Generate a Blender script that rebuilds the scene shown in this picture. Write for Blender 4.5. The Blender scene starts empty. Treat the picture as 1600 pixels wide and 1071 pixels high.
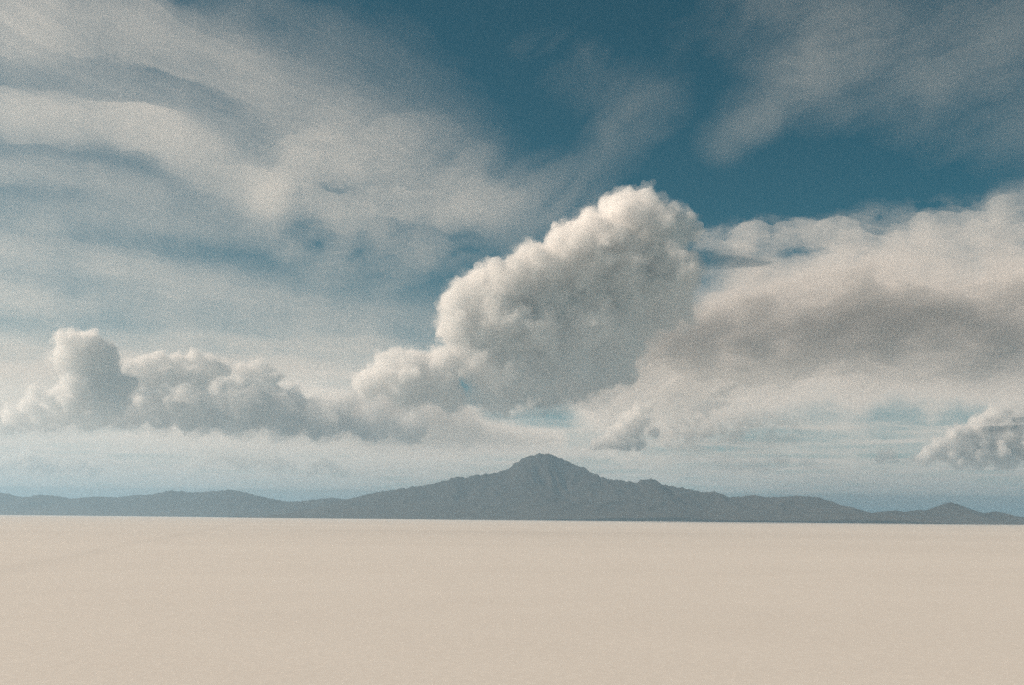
import bpy, math, random
import numpy as np
from mathutils import Matrix, Vector

# ------------------------------------------------------------------ camera
scene = bpy.context.scene
LENS, SENSOR = 40.0, 36.0
PITCH, ROLL, EYE = math.radians(8.80), math.radians(0.53), 30.0
FPX = 1600.0 * LENS / SENSOR                      # focal length in photo pixels
cam_data = bpy.data.cameras.new("camera")
cam_data.lens, cam_data.sensor_width = LENS, SENSOR
cam_data.clip_start, cam_data.clip_end = 1.0, 900000.0
cam = bpy.data.objects.new("camera", cam_data)
scene.collection.objects.link(cam)
CAM_R = Matrix.Rotation(math.radians(90) + PITCH, 3, 'X') @ Matrix.Rotation(ROLL, 3, 'Z')
cam.matrix_world = Matrix.Translation((0, 0, EYE)) @ CAM_R.to_4x4()
scene.camera = cam

# ------------------------------------------------------------------ sky and sun
SUN_EL, SUN_AZ = math.radians(34), math.radians(-89)   # azimuth from +Y, negative = left of the view
SUN_STRENGTH, SKY_STRENGTH, EXPOSURE = 5.0, 0.05, 0.32
SUN_COL = (1.0, 0.79, 0.62)
world = bpy.data.worlds.new("World")
scene.world = world
world.use_nodes = True
wn = world.node_tree
bg = wn.nodes["Background"]
sky = wn.nodes.new("ShaderNodeTexSky")
sky.sky_type = 'NISHITA'
sky.sun_disc = False
sky.sun_elevation = SUN_EL
sky.sun_rotation = SUN_AZ
sky.altitude = 3650
sky.air_density, sky.dust_density, sky.ozone_density = 1.0, 1.0, 2.0
tint = wn.nodes.new("ShaderNodeMix")
tint.data_type, tint.blend_type = 'RGBA', 'MULTIPLY'
tint.inputs[0].default_value = 1.0
tint.inputs[7].default_value = (0.10, 0.79, 0.66, 1)    # the film's cool green cast
wn.links.new(sky.outputs[0], tint.inputs[6])
wn.links.new(tint.outputs[2], bg.inputs[0])
bg.inputs[1].default_value = SKY_STRENGTH
sun_data = bpy.data.lights.new("sun", 'SUN')
sun_data.energy, sun_data.angle, sun_data.color = SUN_STRENGTH, math.radians(0.53), SUN_COL
sun = bpy.data.objects.new("sun", sun_data)
scene.collection.objects.link(sun)
SUN_DIR = Vector((math.sin(SUN_AZ) * math.cos(SUN_EL), math.cos(SUN_AZ) * math.cos(SUN_EL), math.sin(SUN_EL)))
sun.rotation_euler = SUN_DIR.to_track_quat('Z', 'Y').to_euler()
vs = scene.view_settings
vs.view_transform, vs.look, vs.exposure, vs.gamma, vs.use_curve_mapping = 'Standard', 'None', EXPOSURE, 1.0, False
cy = scene.cycles
cy.max_bounces, cy.diffuse_bounces, cy.glossy_bounces = 14, 2, 1
cy.volume_bounces, cy.transparent_max_bounces = 12, 128
cy.use_denoising = False                   # the renderer's own fine noise stands for the film's grain
cy.sample_clamp_indirect = 4.0

# ------------------------------------------------------------------ helpers
rng = np.random.default_rng(7)
M = np.array(CAM_R)


def ray(px, py):
    """Direction through a point of the photograph (array in, array out)."""
    px, py = np.asarray(px, float), np.asarray(py, float)
    d = np.stack([px - 800.0, 535.5 - py, np.full_like(px, -FPX)], -1) @ M.T
    return d / d[..., 1:2]                        # scaled so that y = 1


def at(px, py, dist):
    d = ray(px, py)
    return d * np.asarray(dist, float)[..., None] + np.array([0, 0, EYE])


def to_px(p):
    c = (p - np.array([0, 0, EYE])) @ M
    return 800.0 + c[..., 0] / -c[..., 2] * FPX, 535.5 - c[..., 1] / -c[..., 2] * FPX


_perm = rng.permutation(4096)
_perm = np.concatenate([_perm, _perm])
_grad = rng.normal(size=(4096, 3))
_grad /= np.linalg.norm(_grad, axis=1)[:, None]


def noise(p):
    """Gradient noise, p (..., 3), about -0.7 to 0.7."""
    p = np.asarray(p, float)
    i = np.floor(p).astype(np.int64)
    f = p - i
    u = f * f * f * (f * (f * 6 - 15) + 10)
    out = 0.0
    for dx in (0, 1):
        for dy in (0, 1):
            for dz in (0, 1):
                h = _perm[(_perm[(_perm[(i[..., 0] + dx) & 4095] + i[..., 1] + dy) & 4095] + i[..., 2] + dz) & 4095]
                g = _grad[h]
                d = g[..., 0] * (f[..., 0] - dx) + g[..., 1] * (f[..., 1] - dy) + g[..., 2] * (f[..., 2] - dz)
                w = (u[..., 0] if dx else 1 - u[..., 0]) * (u[..., 1] if dy else 1 - u[..., 1]) * (u[..., 2] if dz else 1 - u[..., 2])
                out = out + w * d
    return out


def fbm(p, octaves=5, gain=0.5, lac=2.03):
    out, a = 0.0, 1.0
    for k in range(octaves):
        out = out + a * noise(p + 17.3 * k)
        p = p * lac
        a *= gain
    return out


def p3(x, y, z=0.0):
    x, y = np.broadcast_arrays(np.asarray(x, float), np.asarray(y, float))
    return np.stack([x, y, np.full_like(x, z)], -1)


def sstep(a, b, x):
    t = np.clip((x - a) / (b - a), 0, 1)
    return t * t * (3 - 2 * t)


def link(name, mesh, mat, **props):
    o = bpy.data.objects.new(name, mesh)
    scene.collection.objects.link(o)
    if mat:
        mesh.materials.append(mat)
    for k, v in props.items():
        o[k] = v
    return o


def mesh_from(name, verts, faces, smooth=True):
    """verts (n,3), faces (m,3 or 4) arrays -> mesh, built fast."""
    me = bpy.data.meshes.new(name)
    verts = np.ascontiguousarray(verts, np.float32)
    faces = np.ascontiguousarray(faces, np.int32)
    n, k = faces.shape
    me.vertices.add(len(verts))
    me.vertices.foreach_set("co", verts.ravel())
    me.loops.add(n * k)
    me.loops.foreach_set("vertex_index", faces.ravel())
    me.polygons.add(n)
    me.polygons.foreach_set("loop_start", np.arange(n, dtype=np.int32) * k)
    if smooth:
        me.polygons.foreach_set("use_smooth", np.ones(n, bool))
    me.update(calc_edges=True)
    return me


# ------------------------------------------------------------------ materials
def new_mat(name):
    m = bpy.data.materials.new(name)
    m.use_nodes = True
    nt = m.node_tree
    nt.nodes.clear()
    out = nt.nodes.new("ShaderNodeOutputMaterial")
    return m, nt, out


def volume_mat(name, density, color=(1, 1, 1), aniso=0.2):
    m, nt, out = new_mat(name)
    v = nt.nodes.new("ShaderNodeVolumeScatter")
    v.inputs["Color"].default_value = (*color, 1)
    v.inputs["Density"].default_value = density
    v.inputs["Anisotropy"].default_value = aniso
    nt.links.new(v.outputs[0], out.inputs["Volume"])
    return m


def salt_mat():
    m, nt, out = new_mat("salt_crust")
    N, L = nt.nodes.new, nt.links.new
    geo = N("ShaderNodeNewGeometry")
    b = N("ShaderNodeBsdfPrincipled")
    b.inputs["Roughness"].default_value = 0.55
    b.inputs["Specular IOR Level"].default_value = 0.6
    # big faint damp patches, stretched sideways
    mp = N("ShaderNodeMapping"); mp.inputs["Scale"].default_value = (0.00045, 0.0016, 1)
    L(geo.outputs["Position"], mp.inputs["Vector"])
    n1 = N("ShaderNodeTexNoise"); n1.inputs["Scale"].default_value = 1.0; n1.inputs["Detail"].default_value = 6
    L(mp.outputs[0], n1.inputs["Vector"])
    n2 = N("ShaderNodeTexNoise"); n2.inputs["Scale"].default_value = 0.02; n2.inputs["Detail"].default_value = 5
    L(geo.outputs["Position"], n2.inputs["Vector"])
    add = N("ShaderNodeMath"); add.operation = 'MULTIPLY_ADD'
    L(n2.outputs[0], add.inputs[0]); add.inputs[1].default_value = 0.35
    L(n1.outputs[0], add.inputs[2])
    rmp = N("ShaderNodeValToRGB")
    rmp.color_ramp.elements[0].position, rmp.color_ramp.elements[0].color = 0.45, (0.61, 0.595, 0.56, 1)
    rmp.color_ramp.elements[1].position, rmp.color_ramp.elements[1].color = 0.95, (0.68, 0.67, 0.635, 1)
    L(add.outputs[0], rmp.inputs[0])
    # two damp stains: an old trail across the left, a wet patch far out
    sep = N("ShaderNodeSeparateXYZ"); L(geo.outputs["Position"], sep.inputs[0])
    wob = N("ShaderNodeTexNoise"); wob.inputs["Scale"].default_value = 0.004; wob.inputs["Detail"].default_value = 4
    L(geo.outputs["Position"], wob.inputs["Vector"])

    def math_(op, a, c=None, d=None):
        n = N("ShaderNodeMath"); n.operation = op
        for k, q in enumerate((a, c, d)):
            if q is None:
                continue
            if isinstance(q, (int, float)):
                n.inputs[k].default_value = q
            else:
                L(q, n.inputs[k])
        return n.outputs[0]
    a0, a1 = at(-10.0, 893.0, np.array(1.0)), at(195.0, 853.0, np.array(1.0))
    g0, g1 = [np.array([q[0], q[1]]) * EYE / (EYE - q[2]) for q in (a0, a1)]
    t = (g1 - g0) / np.linalg.norm(g1 - g0)
    nx, ny = -t[1], t[0]
    side = math_('ADD', math_('MULTIPLY', sep.outputs["X"], float(nx)), math_('MULTIPLY', sep.outputs["Y"], float(ny)))
    side = math_('SUBTRACT', side, float(g0[0] * nx + g0[1] * ny))
    side = math_('ADD', side, math_('MULTIPLY', math_('SUBTRACT', wob.outputs[0], 0.5), 40.0))
    trail = math_('POWER', 2.718, math_('MULTIPLY', math_('MULTIPLY', side, side), -1 / (13.0 ** 2)))
    ex = math_('MULTIPLY', sep.outputs["X"], 1 / 700.0)
    ey = math_('MULTIPLY', math_('SUBTRACT', sep.outputs["Y"], 2450.0), 1 / 520.0)
    rr = math_('ADD', math_('MULTIPLY', ex, ex), math_('MULTIPLY', ey, ey))
    wet = math_('POWER', 2.718, math_('MULTIPLY', rr, -1.0))
    stain = math_('ADD', math_('MULTIPLY', trail, 0.3), math_('MULTIPLY', wet, 0.55))
    stain = math_('MULTIPLY', stain, math_('ADD', wob.outputs[0], 0.4))
    # salt ridges round the plates are a touch whiter than the plates
    vo = N("ShaderNodeTexVoronoi"); vo.feature = 'DISTANCE_TO_EDGE'; vo.inputs["Scale"].default_value = 0.22
    wv = N("ShaderNodeVectorMath"); wv.operation = 'MULTIPLY_ADD'
    L(n2.outputs["Color"], wv.inputs[0]); wv.inputs[1].default_value = (3, 3, 0); L(geo.outputs["Position"], wv.inputs[2])
    L(wv.outputs[0], vo.inputs["Vector"])
    cl = N("ShaderNodeMapRange"); cl.inputs[1].default_value = 0; cl.inputs[2].default_value = 0.09
    cl.inputs[3].default_value = 1; cl.inputs[4].default_value = 0
    L(vo.outputs["Distance"], cl.inputs[0])
    n4 = N("ShaderNodeTexNoise"); n4.inputs["Scale"].default_value = 0.35; n4.inputs["Detail"].default_value = 6
    L(geo.outputs["Position"], n4.inputs["Vector"])
    val = math_('MULTIPLY_ADD', stain, -0.16, 1.0)
    val = math_('MULTIPLY_ADD', cl.outputs[0], 0.035, val)
    val = math_('ADD', val, math_('MULTIPLY', math_('SUBTRACT', n4.outputs[0], 0.5), 0.16))
    mul = N("ShaderNodeVectorMath"); mul.operation = 'SCALE'
    L(rmp.outputs[0], mul.inputs[0]); L(val, mul.inputs["Scale"])
    L(mul.outputs[0], b.inputs["Base Color"])
    # salt polygons: low ridges
    n3 = N("ShaderNodeTexNoise"); n3.inputs["Scale"].default_value = 1.5; n3.inputs["Detail"].default_value = 4
    L(geo.outputs["Position"], n3.inputs["Vector"])
    ad2 = N("ShaderNodeMath"); ad2.operation = 'ADD'
    L(cl.outputs[0], ad2.inputs[0]); L(n3.outputs[0], ad2.inputs[1])
    bp = N("ShaderNodeBump"); bp.inputs["Strength"].default_value = 0.25; bp.inputs["Distance"].default_value = 0.04
    L(ad2.outputs[0], bp.inputs["Height"])
    L(bp.outputs[0], b.inputs["Normal"])
    L(b.outputs[0], out.inputs["Surface"])
    return m


def rock_mat(name, low, high, ztop):
    """Bare altiplano rock: pale dusty fans below, darker scrub and lava above."""
    m, nt, out = new_mat(name)
    N, L = nt.nodes.new, nt.links.new
    geo = N("ShaderNodeNewGeometry")
    b = N("ShaderNodeBsdfPrincipled")
    b.inputs["Roughness"].default_value = 0.9
    b.inputs["Specular IOR Level"].default_value = 0.1
    sep = N("ShaderNodeSeparateXYZ"); L(geo.outputs["Position"], sep.inputs[0])
    n1 = N("ShaderNodeTexNoise"); n1.inputs["Scale"].default_value = 0.0016; n1.inputs["Detail"].default_value = 8
    L(geo.outputs["Position"], n1.inputs["Vector"])
    mr = N("ShaderNodeMapRange"); mr.inputs[2].default_value = ztop
    L(sep.outputs["Z"], mr.inputs[0])
    mx = N("ShaderNodeMath"); mx.operation = 'MULTIPLY_ADD'
    L(n1.outputs[0], mx.inputs[0]); mx.inputs[1].default_value = 1.1; L(mr.outputs[0], mx.inputs[2])
    rmp = N("ShaderNodeValToRGB")
    rmp.color_ramp.elements[0].position, rmp.color_ramp.elements[0].color = 0.55, (*low, 1)
    rmp.color_ramp.elements[1].position, rmp.color_ramp.elements[1].color = 1.15 / 1.3, (*high, 1)
    L(mx.outputs[0], rmp.inputs[0])
    L(rmp.outputs[0], b.inputs["Base Color"])
    L(b.outputs[0], out.inputs["Surface"])
    return m


# ------------------------------------------------------------------ ground
def build_ground():
    ys = np.concatenate([[-60000], np.linspace(-4000, 4000, 17), np.geomspace(5000, 220000, 24)])
    xs = np.concatenate([-np.geomspace(2000, 200000, 14)[::-1], [0], np.geomspace(2000, 200000, 14)])
    X, Y = np.meshgrid(xs, ys)
    v = np.stack([X, Y, np.zeros_like(X)], -1).reshape(-1, 3)
    nx, ny = len(xs), len(ys)
    i = np.arange(nx * ny).reshape(ny, nx)
    f = np.stack([i[:-1, :-1], i[:-1, 1:], i[1:, 1:], i[1:, :-1]], -1).reshape(-1, 4)
    link("salt_flat", mesh_from("salt_flat", v, f), salt_mat(), kind="structure",
         label="smooth pale cream salt flat reaching to the horizon", category="ground")


build_ground()


# ------------------------------------------------------------------ mountains
def build_range(name, label, ridge, dist, depth, mat, wander, seed, detail=1.0, nu=420, nv=110):
    r = np.array(ridge, float)
    us = np.linspace(r[0, 0], r[-1, 0], nu)
    crest_y = np.interp(us, r[:, 0], r[:, 1])
    # the ridge wanders nearer and farther
    wobble = wander * fbm(p3(us / 260.0, seed), 3)
    yd = dist + wobble
    crest = at(us, crest_y, yd)
    smooth_z = crest[:, 2].copy()
    crest[:, 2] += 60 * fbm(p3(us / 9.0, seed + 3), 4, 0.65) * np.clip(crest[:, 2] / 900, 0.25, 1)
    H = np.maximum(smooth_z + 4, 2)
    taper = sstep(0, 0.03, (us - us[0]) / (us[-1] - us[0])) * sstep(0, 0.03, (us[-1] - us) / (us[-1] - us[0]))
    H = H * taper
    w = np.linspace(-1, 1, 2 * nv + 1)
    w = np.sign(w) * np.abs(w) ** 1.15
    X = crest[None, :, 0] + 0 * w[:, None]
    Y = yd[None, :] + w[:, None] * depth
    prof = (1 - np.abs(w)) ** 1.55
    Z = H[None, :] * prof[:, None]
    Z = Z + ((crest[:, 2] - smooth_z) * taper)[None, :] * np.exp(-np.abs(w) * 30)[:, None]
    # spurs and gullies running down the flanks
    q = p3(X / 1500.0 / detail, Y / 5200.0 / detail, seed * 1.7)
    q[..., 0] += 0.5 * fbm(p3(X / 2600, Y / 2600, seed), 3)
    rid = 1 - np.abs(2.2 * noise(q))
    rid2 = 1 - np.abs(2.2 * noise(q * 2.6 + 5.1))
    rid3 = 1 - np.abs(2.2 * noise(q * 6.0 + 2.1))
    env = np.minimum(1, 3.5 * np.abs(w))[:, None] * (1 - np.abs(w))[:, None] ** 0.5
    Z = Z * (1 + env * (0.30 * (rid - 0.75) + 0.18 * (rid2 - 0.75) + 0.08 * (rid3 - 0.75)))
    Z = Z + env * 25 * fbm(p3(X / 300, Y / 300, seed), 4)
    # keep everything under the line of sight over the crest
    Z = np.minimum(Z, (crest[None, :, 2] * taper - EYE) * np.minimum(1, Y / yd[None, :]) * 0.985 + EYE) if True else Z
    Z[nv] = crest[:, 2] * taper
    Z[0], Z[-1], Z[:, 0], Z[:, -1] = -6, -6, -6, -6
    Z = np.maximum(Z, -6)
    v = np.stack([X, Y, Z], -1).reshape(-1, 3)
    i = np.arange(len(w) * nu).reshape(len(w), nu)
    f = np.stack([i[:-1, :-1], i[:-1, 1:], i[1:, 1:], i[1:, :-1]], -1).reshape(-1, 4)
    return link(name, mesh_from(name, v, f), mat, kind="structure", label=label, category="mountain")


left_ridge = [(-260, 790), (-180, 778), (-100, 772), (-40, 774), (0, 770), (17, 773), (38, 777.5), (60, 773), (80, 774), (94, 776), (108, 779.6),
              (129, 778), (157, 776), (185, 777), (210, 774), (238, 773), (266, 767), (283, 768), (308, 770), (332, 768),
              (357, 766), (371, 767), (392, 772), (420, 779), (448, 784), (465, 784), (490, 781), (518, 778), (535, 780),
              (560, 784), (600, 792), (640, 806)]
main_ridge = [(440, 808), (480, 797), (532, 783), (560, 776), (586, 770), (634, 762.5), (672, 757), (689, 753), (706, 747), (715, 745),
              (727, 746.7), (741, 743.6), (758, 740.5), (768, 741), (782, 736.7), (792, 734), (802, 726), (816, 717),
              (830, 711.6), (836, 711), (844, 709.4), (850, 710.2), (857, 709), (868, 712.7), (878, 718), (895, 724), (912, 731.6),
              (923, 737.8), (937, 744.6), (954, 748.8), (967, 750.5), (992, 754), (1002, 750.5), (1016, 748), (1026, 751),
              (1037, 758), (1075, 764), (1101, 770), (1116, 768), (1139, 777), (1157, 775.7), (1180, 774), (1195, 777),
              (1225, 776.5), (1247, 774.6), (1277, 777), (1300, 784), (1319, 794), (1338, 804), (1362, 813)]
right_ridge = [(1300, 813), (1325, 808), (1349, 805.5), (1367, 801), (1382, 799), (1401, 798), (1412, 800.5), (1431, 797.5), (1450, 797),
               (1469, 790), (1484, 785), (1499, 789), (1517, 797), (1536, 803), (1555, 799), (1566, 802), (1585, 811),
               (1600, 814), (1660, 806), (1720, 800), (1780, 812)]
build_range("hills", "long low range of blue hills on the left horizon", left_ridge, 38000, 5200,
            rock_mat("hill_rock", (0.10, 0.09, 0.078), (0.075, 0.066, 0.058), 900), 1500, 3.0)
build_range("mountain", "broad blue volcano with a craggy summit at the far edge of the flat", main_ridge, 31000, 7500,
            rock_mat("volcano_rock", (0.085, 0.078, 0.07), (0.06, 0.055, 0.05), 1500), 1800, 11.0, nu=620)
build_range("hills", "small dark teal hills at the right end of the horizon", right_ridge, 29000, 3800,
            rock_mat("dark_hill_rock", (0.085, 0.075, 0.066), (0.06, 0.054, 0.048), 600), 900, 23.0, nu=300)

# ------------------------------------------------------------------ haze
HAZE_TOP = 1900.0
HAZE_DENSITY = 2.4e-5


def build_haze():
    x0, x1, y0, y1, z0, z1 = -205000, 205000, -65000, 225000, -8, HAZE_TOP
    v = [(x0, y0, z0), (x1, y0, z0), (x1, y1, z0), (x0, y1, z0), (x0, y0, z1), (x1, y0, z1), (x1, y1, z1), (x0, y1, z1)]
    f = [(0, 3, 2, 1), (4, 5, 6, 7), (0, 1, 5, 4), (1, 2, 6, 5), (2, 3, 7, 6), (3, 0, 4, 7)]
    m, nt, out = new_mat("haze_air")
    pv = nt.nodes.new("ShaderNodeVolumePrincipled")
    pv.inputs["Color"].default_value = (0.45, 0.69, 0.88, 1)
    pv.inputs["Density"].default_value = HAZE_DENSITY
    pv.inputs["Anisotropy"].default_value = 0.5
    nt.links.new(pv.outputs[0], out.inputs["Volume"])
    link("haze", mesh_from("haze", np.array(v, float), np.array(f), smooth=False), m, kind="stuff",
         label="thin blue haze lying over the whole flat", category="haze")


build_haze()


# ------------------------------------------------------------------ high cloud: lens-shaped banks with real thickness
def stroke(px, py, pts, soft_top=1.0, soft_bottom=1.0):
    """Soft brush along a polyline of (x, y, width, amount), measured like the photograph."""
    best = np.zeros_like(px)
    pts = np.array(pts, float)
    for a, b in zip(pts[:-1], pts[1:]):
        d = b[:2] - a[:2]
        l2 = max(d @ d, 1e-6)
        t = np.clip(((px - a[0]) * d[0] + (py - a[1]) * d[1]) / l2, 0, 1)
        ex, ey = px - a[0] - t * d[0], py - a[1] - t * d[1]
        w = a[2] + t * (b[2] - a[2])
        w = np.where(ey < 0, w * soft_top, w * soft_bottom)
        g = (a[3] + t * (b[3] - a[3])) * np.exp(-(ex * ex + ey * ey) / (w * w))
        best = np.maximum(best, g)
    return best


def build_bank(label, strokes, altitude, amount, mat, region, flow=0.0, streak=6.0, size=90.0, rough=0.6,
               warp=30.0, seed=0.0, step=5.0, relief=0.25, name="cirrus_cloud", group=None, floor=0.05, contrast=1.0, flat=False, fibre=0.8, min_slope=0.02, fade=60.0, keep_bottom=False, even=False):
    """A flat bank of cloud at one altitude. Its thickness comes from brush strokes broken up by
    noise drawn out along the wind; top and bottom are closed into one body."""
    x0, x1, y0, y1 = region
    px, py = np.meshgrid(np.arange(x0, x1 + 1, step), np.arange(y0, y1 + 1, step))
    d = ray(px, py)
    slope = np.maximum(d[..., 2], min_slope)
    Y = (altitude - EYE) / slope
    P = d * Y[..., None]
    X, Yw = P[..., 0], P[..., 1]
    wob = np.stack([fbm(p3(px / 160, py / 110, seed + 1), 4), fbm(p3(px / 160, py / 110, seed + 9), 4)], -1)
    wx, wy = px + warp * wob[..., 0], py + warp * wob[..., 1]
    s = np.zeros_like(px)
    for st in strokes:
        st = dict(pts=st) if isinstance(st, list) else st
        g = stroke(wx, wy, **st)
        s = s + g - 0.35 * s * g
    ca, sa = math.cos(flow), math.sin(flow)
    al, ac = wx * ca + wy * sa, -wx * sa + wy * ca
    n1 = fbm(p3(al / (size * streak), ac / size, seed + 20), 6, 0.55)
    n2 = fbm(p3(wx / (size * 1.3), wy / (size * 0.8), seed + 40), 6, 0.55)
    n3 = fbm(p3(al / (size * streak * 0.5), ac / (size * 0.16), seed + 80), 5, 0.6)      # fibres
    t = s * np.clip(1 + rough * contrast * (1.5 * n1 + 0.9 * n2 + fibre * n3), 0.0, 2.5)
    edge = np.minimum.reduce([px - x0, x1 - px, py - y0] + ([] if keep_bottom else [y1 - py]))
    t = np.maximum(t - floor, 0) * sstep(0, fade, edge)
    thick = amount * t * (1.0 if even else slope / 0.25)      # metres
    thick = np.where(thick > (1.2 if even else 6.0), thick, 0)
    thick = np.minimum(thick, altitude * 0.5)
    mid = altitude + relief * amount * fbm(p3(X / 9000, Yw / 9000, seed + 60), 3)
    ny, nx = px.shape
    on = thick > 0
    # vertices: top and bottom where there is cloud, one shared vertex where there is none
    touched = on.copy()
    touched[1:] |= on[:-1]; touched[:-1] |= on[1:]
    t2 = touched.copy()
    t2[:, 1:] |= touched[:, :-1]; t2[:, :-1] |= touched[:, 1:]
    top = np.full((ny, nx), -1); bot = np.full((ny, nx), -1)
    n_t = int(t2.sum())
    top[t2] = np.arange(n_t)
    bot[t2] = top[t2]
    n_on = int(on.sum())
    bot[on] = n_t + np.arange(n_on)
    up, dn = (0.92, 0.08) if flat else (0.55, 0.45)
    vt = np.stack([X, Yw, mid + thick * up], -1)[t2]
    vb = np.stack([X, Yw, mid - thick * dn], -1)[on]
    cell = on[:-1, :-1] | on[:-1, 1:] | on[1:, 1:] | on[1:, :-1]

    def quads(ix):
        return np.stack([ix[:-1, :-1], ix[:-1, 1:], ix[1:, 1:], ix[1:, :-1]], -1)[cell]
    # rows run away from the viewer, columns to the right: that winding faces up
    qt, qb = quads(top), quads(bot)
    tri = lambda q: np.concatenate([q[:, [0, 1, 2]], q[:, [0, 2, 3]]])
    qb3, qt3 = tri(qb)[:, ::-1], tri(qt)        # same diagonals above and below
    qb3 = qb3[(qb3 >= n_t).any(1)]                # drop bottom faces that would repeat a top face
    # top faces whose three corners are all shared have no bottom partner: drop them too
    shared = np.ones(n_t, bool); shared[top[on]] = False
    qt3 = qt3[~shared[qt3].all(1)]
    v = np.concatenate([vt, vb])
    c = v.mean(0)
    me = mesh_from(name, v - c, np.concatenate([qt3, qb3]), smooth=False)
    o = link(name, me, mat, label=label, category="cloud")
    o.location = c
    if group:
        o["group"] = group
    return o


cirrus = volume_mat("cirrus_ice", 4.0e-4, aniso=0.45)
A = 430.0
deg = math.radians
build_bank("broad pale cirrus band sweeping from the top left corner down to the centre",
           [[(-200, -20, 80, .9), (60, 20, 62, .95), (220, 50, 52, .9), (400, 130, 54, .72), (560, 200, 66, .48), (690, 275, 75, .34), (790, 335, 75, .14)],
            [(60, 120, 70, .35), (300, 190, 70, .5), (520, 260, 90, .45)],
            [(400, 20, 80, .26), (600, 110, 85, .2), (740, 230, 75, .14)]],
           7000, A * .9, cirrus, (-300, 1000, -200, 420), flow=deg(24), seed=1.0, rough=0.42)
build_bank("bright cirrus streak with a rounded hooked end in the left half of the sky",
           [[(-200, 150, 34, .7), (0, 185, 32, .8), (120, 200, 36, .85), (235, 205, 34, .95), (330, 265, 38, .85), (415, 312, 34, .95)],
            [(-100, 250, 26, .6), (120, 275, 26, .6), (300, 305, 30, .55), (420, 330, 26, .6)],
            [(-100, 320, 30, .4), (200, 340, 35, .45), (380, 360, 30, .3)]],
           6600, A, cirrus, (-300, 620, 60, 470), flow=deg(17), seed=4.0, warp=24, rough=0.42)
build_bank("low cirrus band of pale stripes crossing the left half above the cumulus bank",
           [[(-200, 350, 40, .8), (0, 385, 34, .85), (140, 405, 34, .9), (300, 445, 36, .95), (430, 480, 40, 1.0), (600, 510, 48, 1.0), (740, 520, 46, .8)],
            [(-200, 450, 55, .8), (0, 470, 50, .9), (200, 500, 50, .95), (400, 545, 50, .95), (620, 570, 50, .8)],
            [(-150, 500, 40, .6), (100, 560, 40, .6), (350, 600, 40, .6)]],
           6000, A * .9, cirrus, (-300, 900, 260, 680), flow=deg(10), seed=9.0, warp=18, size=60, rough=0.42)
build_bank("thin continuous cirrus veil behind the streaks over the left half of the sky",
           [[(-300, 120, 170, .32), (200, 200, 150, .32), (480, 320, 130, .26), (640, 420, 90, .16)],
            [(-300, 420, 150, .38), (200, 440, 110, .36), (560, 500, 70, .3)]],
           7600, A * .6, cirrus, (-400, 1000, -250, 640), flow=deg(18), seed=71.0, rough=0.4, step=8.0)
build_bank("mottled grey cirrus patch in the middle of the sky left of the tall cumulus",
           [[(450, 330, 60, .55), (560, 335, 70, .6), (655, 375, 50, .75), (720, 400, 60, .35)],
            [(480, 260, 70, .45), (640, 280, 80, .45), (780, 300, 70, .3)],
            [(460, 400, 40, .3), (620, 420, 40, .3)]],
           6300, A, cirrus, (300, 1000, 130, 520), flow=deg(-12), seed=15.0, streak=2.0, size=60, rough=0.9)
build_bank("soft grey cirrus veil filling the upper right corner",
           [[(1090, 60, 70, .08), (1250, 20, 80, .42), (1340, 45, 70, .36), (1520, 40, 120, .26), (1750, 60, 140, .3)],
            [(1130, 215, 36, .25), (1190, 172, 34, .42), (1260, 110, 50, .25)],
            [(1300, 140, 70, .25), (1500, 160, 90, .22), (1700, 200, 100, .25)]],
           6800, A, cirrus, (860, 1850, -200, 420), flow=deg(-22), seed=21.0, streak=3.0, warp=35)
build_bank("faint diagonal cirrus wisps above the crown of the tall cumulus",
           [[(860, 300, 50, .28), (930, 245, 50, .28), (985, 200, 50, .2), (1060, 120, 50, .08)],
            [(700, 330, 50, .4), (800, 330, 60, .4), (900, 320, 50, .25)],
            [(860, 90, 70, .12), (960, 150, 60, .15)]],
           6400, A, cirrus, (560, 1200, 20, 450), flow=deg(-35), seed=27.0, streak=2.5)

# the altostratus shelf on the right
alto = volume_mat("altostratus_droplets", 8.0e-4, aniso=0.2)
build_bank("ragged grey white cloud shelf on the right with a bright upper rim",
           [dict(pts=[(1105, 372, 22, .9), (1180, 375, 34, 1.4), (1280, 378, 36, 1.4), (1400, 365, 38, 1.2), (1480, 350, 44, 1.2), (1560, 330, 46, 1.0), (1750, 330, 60, 1.0)], soft_top=.6, soft_bottom=1.5),
            [(1130, 440, 50, .5), (1300, 425, 55, .6), (1500, 410, 60, .6), (1780, 400, 70, .6)]],
           5600, A * .5, alto, (1040, 1900, 200, 620), flow=deg(-8), seed=33.0, streak=1.6, size=50, rough=0.9, warp=26,
           step=4.0, name="altostratus_cloud")
grey = volume_mat("grey_layer_droplets", 1.1e-2, aniso=0.1)
build_bank("smooth blue grey cloud layer under the shelf beside the tall cumulus",
           [dict(pts=[(1120, 430, 30, .02), (1200, 428, 40, .035), (1300, 424, 45, .04), (1400, 412, 48, .04), (1500, 396, 50, .04), (1600, 382, 52, .04), (1850, 372, 55, .04)], soft_top=.7),
            [(1090, 512, 42, .12), (1180, 512, 52, .5), (1350, 508, 58, .75), (1850, 484, 66, .8)],
            [(880, 575, 45, .3), (960, 572, 58, .9), (1080, 560, 62, 1.2), (1250, 545, 60, .95), (1400, 540, 62, .65), (1850, 525, 66, .65)]],
           5500, A * .62, grey, (760, 1900, 230, 775), flow=deg(-10), seed=39.0, streak=2.2, size=60, rough=0.5, fibre=0.6, warp=40,
           even=True, floor=0.004, step=4.0, name="altostratus_cloud")
dense_flat = volume_mat("stratocumulus_droplets", 4.5e-3, aniso=0.1)
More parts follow.
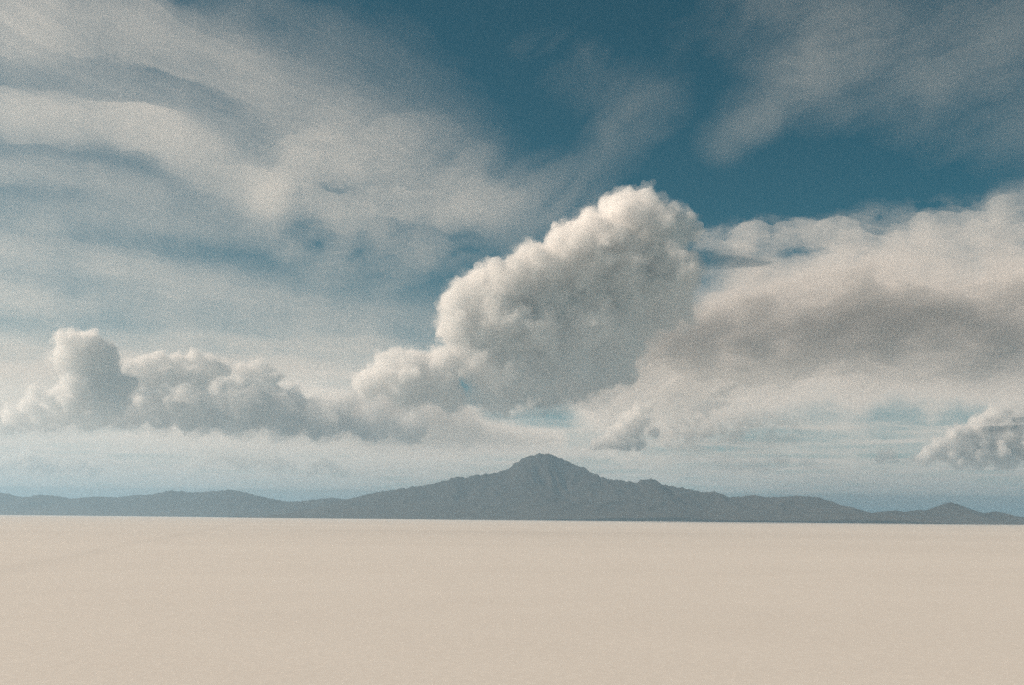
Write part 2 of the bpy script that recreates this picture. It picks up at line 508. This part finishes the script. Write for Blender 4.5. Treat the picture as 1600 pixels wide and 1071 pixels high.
build_bank("flat grey cloud base between the left bank and the volcano summit",
           [[(230, 676, 12, .3), (340, 678, 17, .9), (520, 682, 22, 1.8), (680, 688, 24, 2.0), (780, 690, 18, 1.4), (860, 688, 14, .5)],
            [(400, 662, 16, .5), (480, 660, 22, 1.1), (600, 662, 26, 1.4), (720, 670, 24, 1.3)]],
           3700, A * .42, dense_flat, (-300, 1100, 560, 740), flow=deg(2), seed=45.0, streak=4.0, size=30, rough=0.25, fibre=0.2, warp=16, step=3.0, flat=True, even=True, floor=0.01,
           relief=0.05, name="stratocumulus_cloud")
build_bank("broken patch of soft puffs and dark gaps low above the right ridge of the volcano",
           [[(930, 715, 16, .6), (1040, 725, 20, .9), (1160, 728, 20, .9), (1280, 735, 16, .5)],
            [(1020, 690, 18, .6), (1120, 680, 26, .8), (1230, 675, 22, .6)],
            [(1060, 640, 20, .5), (1180, 650, 18, .5)]],
           2700, A * .6, alto, (860, 1400, 560, 775), flow=deg(-4), seed=57.0, streak=1.6, size=22, rough=1.6, warp=16, step=2.5,
           name="stratocumulus_cloud")
veil = volume_mat("veil_droplets", 6.0e-4, aniso=0.1)
build_bank("pale far cloud veil lying low along the whole horizon",
           [[(-300, 720, 90, 1.0), (200, 725, 90, 1.0), (600, 740, 80, .95), (900, 755, 60, .85), (1200, 760, 55, .8), (1400, 760, 55, .75), (1900, 760, 55, .75)],
            [(-300, 600, 70, .7), (200, 610, 70, .7), (560, 620, 70, .6)],
            [(700, 680, 45, .35), (900, 685, 45, .4), (1200, 690, 45, .35), (1900, 695, 45, .35)]],
           5200, A * 3.0, veil, (-400, 2000, 480, 796), flow=deg(2), seed=51.0, streak=5.0, size=40, rough=0.35, warp=14, step=5.0,
           min_slope=0.012, keep_bottom=True, fibre=0.3, name="altostratus_cloud")


# ------------------------------------------------------------------ cumulus
def icosphere():
    import bmesh
    bm = bmesh.new()
    bmesh.ops.create_icosphere(bm, subdivisions=2, radius=1)
    v = np.array([p.co[:] for p in bm.verts])
    f = np.array([[x.index for x in q.verts] for q in bm.faces])
    bm.free()
    return v, f


ICO = icosphere()


def remesh(mesh, voxel):
    tmp = bpy.data.objects.new("tmp", mesh)
    scene.collection.objects.link(tmp)
    md = tmp.modifiers.new("r", 'REMESH')
    md.mode, md.voxel_size, md.use_smooth_shade = 'VOXEL', voxel, True
    dg = bpy.context.evaluated_depsgraph_get()
    me = bpy.data.meshes.new_from_object(tmp.evaluated_get(dg))
    bpy.data.objects.remove(tmp)
    bpy.data.meshes.remove(mesh)
    return me


def coords(me):
    n = len(me.vertices)
    co = np.empty(n * 3, np.float32); me.vertices.foreach_get("co", co)
    no = np.empty(n * 3, np.float32); me.vertices.foreach_get("normal", no)
    return co.reshape(-1, 3).astype(float), no.reshape(-1, 3)


def build_cumulus(label, blobs, dist, base_px, seed, voxel=50.0, puffs=(10, 5), shells=None, bump=1.0, name="cumulus_cloud",
                  parent=None, squash=0.15, grain=1.0):
    """blobs: (x, y, radius, nearer) as seen in the photograph, at the given distance. Each carries puffs and those carry
    smaller puffs. The cloud thins outward in shells, each a closed torn skin: (growth, droplets per metre, tear)."""
    k = dist / FPX
    base = [(at(b[0], b[1], np.array(float(dist))) + np.array([0, -b[3] * k, 0]), b[2] * k) for b in blobs]
    cen = np.mean([c for c, _ in base], 0)
    bz = at(blobs[0][0], base_px, np.array(float(dist)))[2] - cen[2]
    L1 = float(np.median([R for _, R in base])) * grain
    top = None
    for n, (grow, density, tear) in enumerate(shells or SHELLS):
        r = np.random.default_rng(seed)
        sph = []
        for c, R in base:
            sph.append((c, R * grow))
            for _ in range(puffs[0]):
                d = r.normal(size=3); d /= np.linalg.norm(d)
                if d[2] < -0.35:
                    d[2] *= -0.6
                R1 = R * r.uniform(0.25, 0.6)
                c1 = c + d * (R * r.uniform(0.7, 1.0))
                sph.append((c1, R1 * grow))
                for _ in range(puffs[1]):
                    e = d * 0.5 + r.normal(size=3); e /= np.linalg.norm(e)
                    R2 = R1 * r.uniform(0.25, 0.5)
                    sph.append((c1 + e * R1 * 0.95, R2 * grow))
        v, f = ICO
        V = np.concatenate([v * R + (c - cen) for c, R in sph])
        F = np.concatenate([f + i * len(v) for i in range(len(sph))])
        vx = voxel * (1.0 if n < 2 else 1.25)
        me = remesh(mesh_from("tmp", V, F), vx)
        co, no = coords(me)
        q = co / (1.3 * L1) + seed
        bil = np.abs(noise(q)) + 0.5 * np.abs(noise(q * 2.1 + 3)) + 0.28 * np.abs(noise(q * 4.3 + 7)) + 0.16 * np.abs(noise(q * 8.9 + 1))
        fine = fbm(co / (0.5 * L1) + seed + 5 * n, 5, 0.65)
        co = co + no * ((bil - 0.38) * 0.36 * L1 + fine * 0.26 * L1 * tear)[:, None] * bump
        wob = np.stack([fbm(co / (1.0 * L1) + seed + j * 31 + 3 * n, 5, 0.62) for j in range(3)], -1)
        co = co + wob * 0.3 * L1 * tear * bump
        bzv = bz + 0.12 * L1 * fbm(p3(co[:, 0] / (2 * L1), co[:, 1] / (2 * L1), seed + n), 3)
        low = co[:, 2] < bzv
        co[low, 2] = bzv[low] - squash * grow * (bzv[low] - co[low, 2])
        me.vertices.foreach_set("co", co.astype(np.float32).ravel())
        me.update()
        me = remesh(me, vx * 0.8)                # a clean skin again, without folds
        mat = droplets(density)
        if n == 0 and parent is None:
            o = top = link(name, me, mat, label=label, category="cloud", group=G)
            o.location = cen
        else:
            top = top or parent
            o = link("fringe" if parent is None else name, me, mat)
            o.parent = top
            o.location = Vector(cen) - top.location
        me.name = o.name
    return top


_drop = {}


def droplets(density):
    if density not in _drop:
        _drop[density] = volume_mat("cloud_droplets", density, aniso=0.25)
    return _drop[density]


SHELLS = [(0.92, 5e-3, 0.8), (1.05, 2e-3, 1.2), (1.2, 6e-4, 1.8)]
PUFF = [(0.95, 2.2e-3, 1.5), (1.25, 6e-4, 2.2)]
G = "cumulus clouds over the far side of the flat"
tall = build_cumulus("tallest white cumulus leaning right, with a rounded crown, above the volcano",
              [(575, 602, 24, 10), (605, 590, 30, 14), (640, 575, 30, 10), (640, 610, 32, 14), (685, 600, 34, 10), (705, 625, 24, 6), (690, 570, 28, 6),
               (712, 478, 26, 12), (745, 455, 30, 15), (720, 520, 32, 8), (730, 560, 34, 4), (765, 490, 44, 6), (800, 450, 42, 12), (845, 425, 42, 14),
               (890, 395, 42, 14), (935, 375, 38, 10), (975, 340, 36, 6), (1010, 345, 42, 5), (1045, 365, 38, 5), (1062, 350, 22, 5), (990, 395, 50, 0),
               (920, 430, 55, -4), (860, 470, 55, -6), (1040, 420, 40, 10), (1065, 432, 28, 14), (800, 520, 55, -10), (990, 450, 46, 4)],
              24000, 652, 3, voxel=36)
build_cumulus(None, [(780, 580, 50, -4), (830, 595, 50, -4), (850, 545, 60, -8), (920, 515, 60, -8), (905, 585, 46, -8), (985, 495, 48, -8), (965, 555, 42, -14),
                     (770, 622, 30, 0), (1050, 480, 40, -8)],
              24000, 655, 5, voxel=56, parent=tall, shells=[(1.0, 3e-3, 1.4), (1.3, 6e-4, 1.8)], name="shaded_body")
build_cumulus("small bright slanting wisp of cloud under the body of the tall cumulus",
              [(800, 646, 6, 0), (812, 640, 8, 0), (828, 632, 8, 0), (843, 625, 5, 0)], 21500, 656, 8, voxel=18, puffs=(8, 3), shells=PUFF)
build_cumulus("cumulus tower with a domed head at the far left of the sky",
              [(118, 546, 24, 5), (140, 540, 22, 0), (160, 552, 22, -4), (104, 566, 18, 8), (140, 575, 26, 0), (165, 576, 20, -4), (124, 596, 22, 8), (158, 598, 24, -4),
               (184, 606, 22, -4), (150, 620, 26, 4), (122, 628, 24, 8), (176, 636, 24, 0), (95, 634, 20, 4), (160, 650, 20, 0), (56, 616, 13, 8), (80, 622, 14, 4), (100, 616, 14, 4), (44, 634, 14, 0),
               (20, 652, 16, -4), (60, 652, 18, -8), (95, 650, 18, -8), (130, 658, 16, -8), (-20, 656, 16, -4)],
              30000, 672, 12, voxel=44, grain=1.4)
left_tower = build_cumulus("low ragged cumulus mass with a shaded face right of the domed tower",
              [(182, 580, 13, 8), (204, 572, 13, 4), (226, 568, 13, 4), (250, 562, 13, 2), (275, 564, 13, 0), (300, 560, 13, 0), (325, 566, 14, -4), (345, 576, 14, -6),
               (200, 596, 18, -6), (235, 592, 20, -8), (270, 588, 20, -10), (310, 590, 20, -12), (195, 622, 16, -8), (225, 628, 15, 6), (248, 622, 14, 8),
               (272, 632, 17, 10), (292, 620, 16, 8), (305, 642, 16, 4), (215, 650, 15, -4), (250, 655, 16, -6), (290, 660, 16, -8), (185, 656, 14, -6), (330, 655, 16, -8)],
              32500, 682, 17, voxel=46, grain=1.4)
build_cumulus(None, [(-40, 655, 24, -6), (20, 655, 24, -6), (80, 650, 28, -6), (140, 645, 30, -6), (190, 640, 30, -8), (250, 640, 32, -8), (310, 640, 34, -10), (370, 645, 36, -12),
                     (440, 645, 36, -18), (510, 650, 34, -20), (580, 660, 30, -22), (640, 668, 26, -24)],
              32500, 690, 19, voxel=64, parent=left_tower, shells=[(1.0, 2.2e-3, 1.4), (1.3, 5e-4, 1.8)], name="shaded_body")
build_cumulus("hazy cumulus lump at the end of the left bank before the tall cumulus",
              [(378, 582, 16, 0), (400, 576, 15, 0), (422, 586, 16, 0), (365, 612, 16, 4), (395, 612, 18, 6), (425, 618, 18, 4), (370, 640, 17, 8), (398, 652, 18, 8),
               (428, 645, 18, 4), (455, 630, 18, -4), (485, 640, 18, -8), (515, 634, 16, -10), (345, 660, 14, 0), (455, 665, 18, -4), (490, 670, 17, -8), (540, 662, 15, -10), (570, 672, 14, -10)],
              33000, 692, 22, voxel=48, grain=1.5, shells=[(1.0, 4.5e-3, 1.1), (1.2, 1.2e-3, 1.5)])
build_cumulus("bright slanting cumulus fragment above the right shoulder of the volcano",
              [(930, 697, 8, 0), (944, 692, 10, 0), (960, 690, 11, 0), (978, 694, 11, 0), (998, 696, 9, 0), (956, 676, 10, 2), (974, 672, 13, 2), (994, 678, 11, 0),
               (968, 658, 9, 4), (986, 656, 12, 4), (1006, 660, 10, 0), (996, 640, 9, 2), (1012, 636, 8, 0), (1024, 628, 6, 0), (952, 648, 5, 0), (1022, 676, 8, -4)],
              33500, 704, 28, voxel=34, grain=1.7, bump=1.2, shells=[(1.12, 5e-3, 1.1), (1.4, 1e-3, 1.6), (1.8, 3e-4, 2.0)])
build_cumulus("grey broken puffs trailing right of the slanting fragment",
              [(1040, 690, 9, 0), (1052, 676, 9, 0), (1044, 660, 8, 0), (1064, 660, 9, 0), (1078, 672, 8, 0), (1090, 660, 7, 0), (1075, 686, 8, 0), (1108, 676, 8, 0), (1128, 670, 7, 0), (1060, 640, 6, 0)],
              35500, 706, 29, voxel=36, grain=1.8, bump=1.5, shells=[(1.1, 2.2e-3, 1.4), (1.5, 5e-4, 2.0)])
build_cumulus("tiny bright cumulus scrap highest of the broken clouds right of the volcano",
              [(1116, 619, 6, 0), (1127, 613, 7, 0), (1138, 608, 6, 0), (1147, 604, 5, 0), (1134, 618, 5, 0)], 33000, 626, 31, voxel=26, puffs=(7, 3), shells=PUFF)
build_cumulus("dark ragged cloud scrap left of its twin above the right ridge",
              [(1082, 643, 7, 0), (1094, 638, 9, 0), (1108, 634, 9, 0), (1122, 634, 8, 0), (1135, 630, 6, 0), (1104, 648, 7, 0)], 25000, 656, 34, voxel=20, puffs=(7, 3), shells=PUFF)
build_cumulus("dark flat cloud scrap right of its twin above the right ridge",
              [(1164, 653, 5, 0), (1176, 648, 7, 0), (1190, 646, 7, 0), (1202, 650, 6, 0), (1213, 653, 4, 0)], 25500, 657, 37, voxel=20, puffs=(7, 3), shells=PUFF)
build_cumulus("small flat pale cloud resting on the haze above the right shoulder of the volcano",
              [(1048, 703, 6, 0), (1060, 700, 8, 0), (1074, 698, 8, 0), (1088, 701, 7, 0), (1100, 704, 5, 0)], 39000, 708, 41, voxel=30, puffs=(7, 3), shells=PUFF)
build_cumulus("small pale domed cloud right of the flat one above the ridge",
              [(1120, 692, 6, 0), (1130, 688, 8, 0), (1142, 686, 8, 0), (1154, 690, 7, 0), (1163, 693, 4, 0)], 38000, 698, 43, voxel=30, puffs=(7, 3), shells=PUFF)
build_cumulus("cream cumulus bank at the right edge low above the hills",
              [(1440, 718, 11, 0), (1456, 708, 13, 0), (1474, 694, 14, 0), (1482, 712, 14, 0), (1500, 680, 16, 0), (1508, 702, 18, 0), (1530, 668, 18, 0), (1535, 692, 22, 0), (1560, 656, 22, 0), (1575, 682, 26, 0),
               (1592, 642, 26, 0), (1625, 630, 32, 0), (1670, 640, 40, 0), (1500, 722, 13, 4), (1530, 720, 16, 4), (1565, 714, 20, 4), (1605, 695, 28, 4), (1650, 690, 32, 4)],
              60000, 738, 51, voxel=76, grain=1.4, shells=[(0.95, 6e-3, 0.8), (1.08, 2e-3, 1.2), (1.25, 5e-4, 1.8)])
build_cumulus("single small round cumulus left of the cream bank above the hills",
              [(1374, 719, 7, 0), (1382, 712, 9, 0), (1391, 710, 9, 0), (1398, 718, 7, 0)], 47000, 726, 55, voxel=40, puffs=(8, 4), shells=[(1.0, 2.2e-3, 1.4), (1.3, 5e-4, 2)])
build_cumulus("tiny faint puff between the round cumulus and the cream bank",
              [(1418, 721, 6, 0), (1428, 717, 7, 0), (1437, 720, 5, 0)], 48000, 726, 57, voxel=40, puffs=(7, 3), shells=PUFF)
build_cumulus("faint far puff at the left edge just above the hills",
              [(0, 732, 12, 0), (18, 724, 13, 0), (38, 716, 13, 0), (54, 726, 13, 0), (76, 732, 12, 0), (100, 728, 12, 0), (122, 726, 12, 0), (148, 736, 9, 0)], 54000, 746, 61, voxel=60, puffs=(8, 3), shells=PUFF, grain=1.4)
build_cumulus("faint far cumulus under the dark cloud base left of centre",
              [(298, 730, 10, 0), (316, 722, 12, 0), (332, 714, 13, 0), (350, 712, 13, 0), (368, 720, 12, 0), (388, 724, 12, 0), (410, 720, 12, 0), (430, 724, 12, 0), (455, 730, 9, 0)], 53000, 744, 64, voxel=60, puffs=(8, 3), shells=PUFF, grain=1.4)
build_cumulus("faint far puff left of the volcano slope",
              [(482, 740, 7, 0), (494, 730, 9, 0), (508, 726, 10, 0), (522, 734, 10, 0), (538, 740, 8, 0)], 53500, 750, 67, voxel=52, puffs=(8, 3), shells=PUFF, grain=1.4)
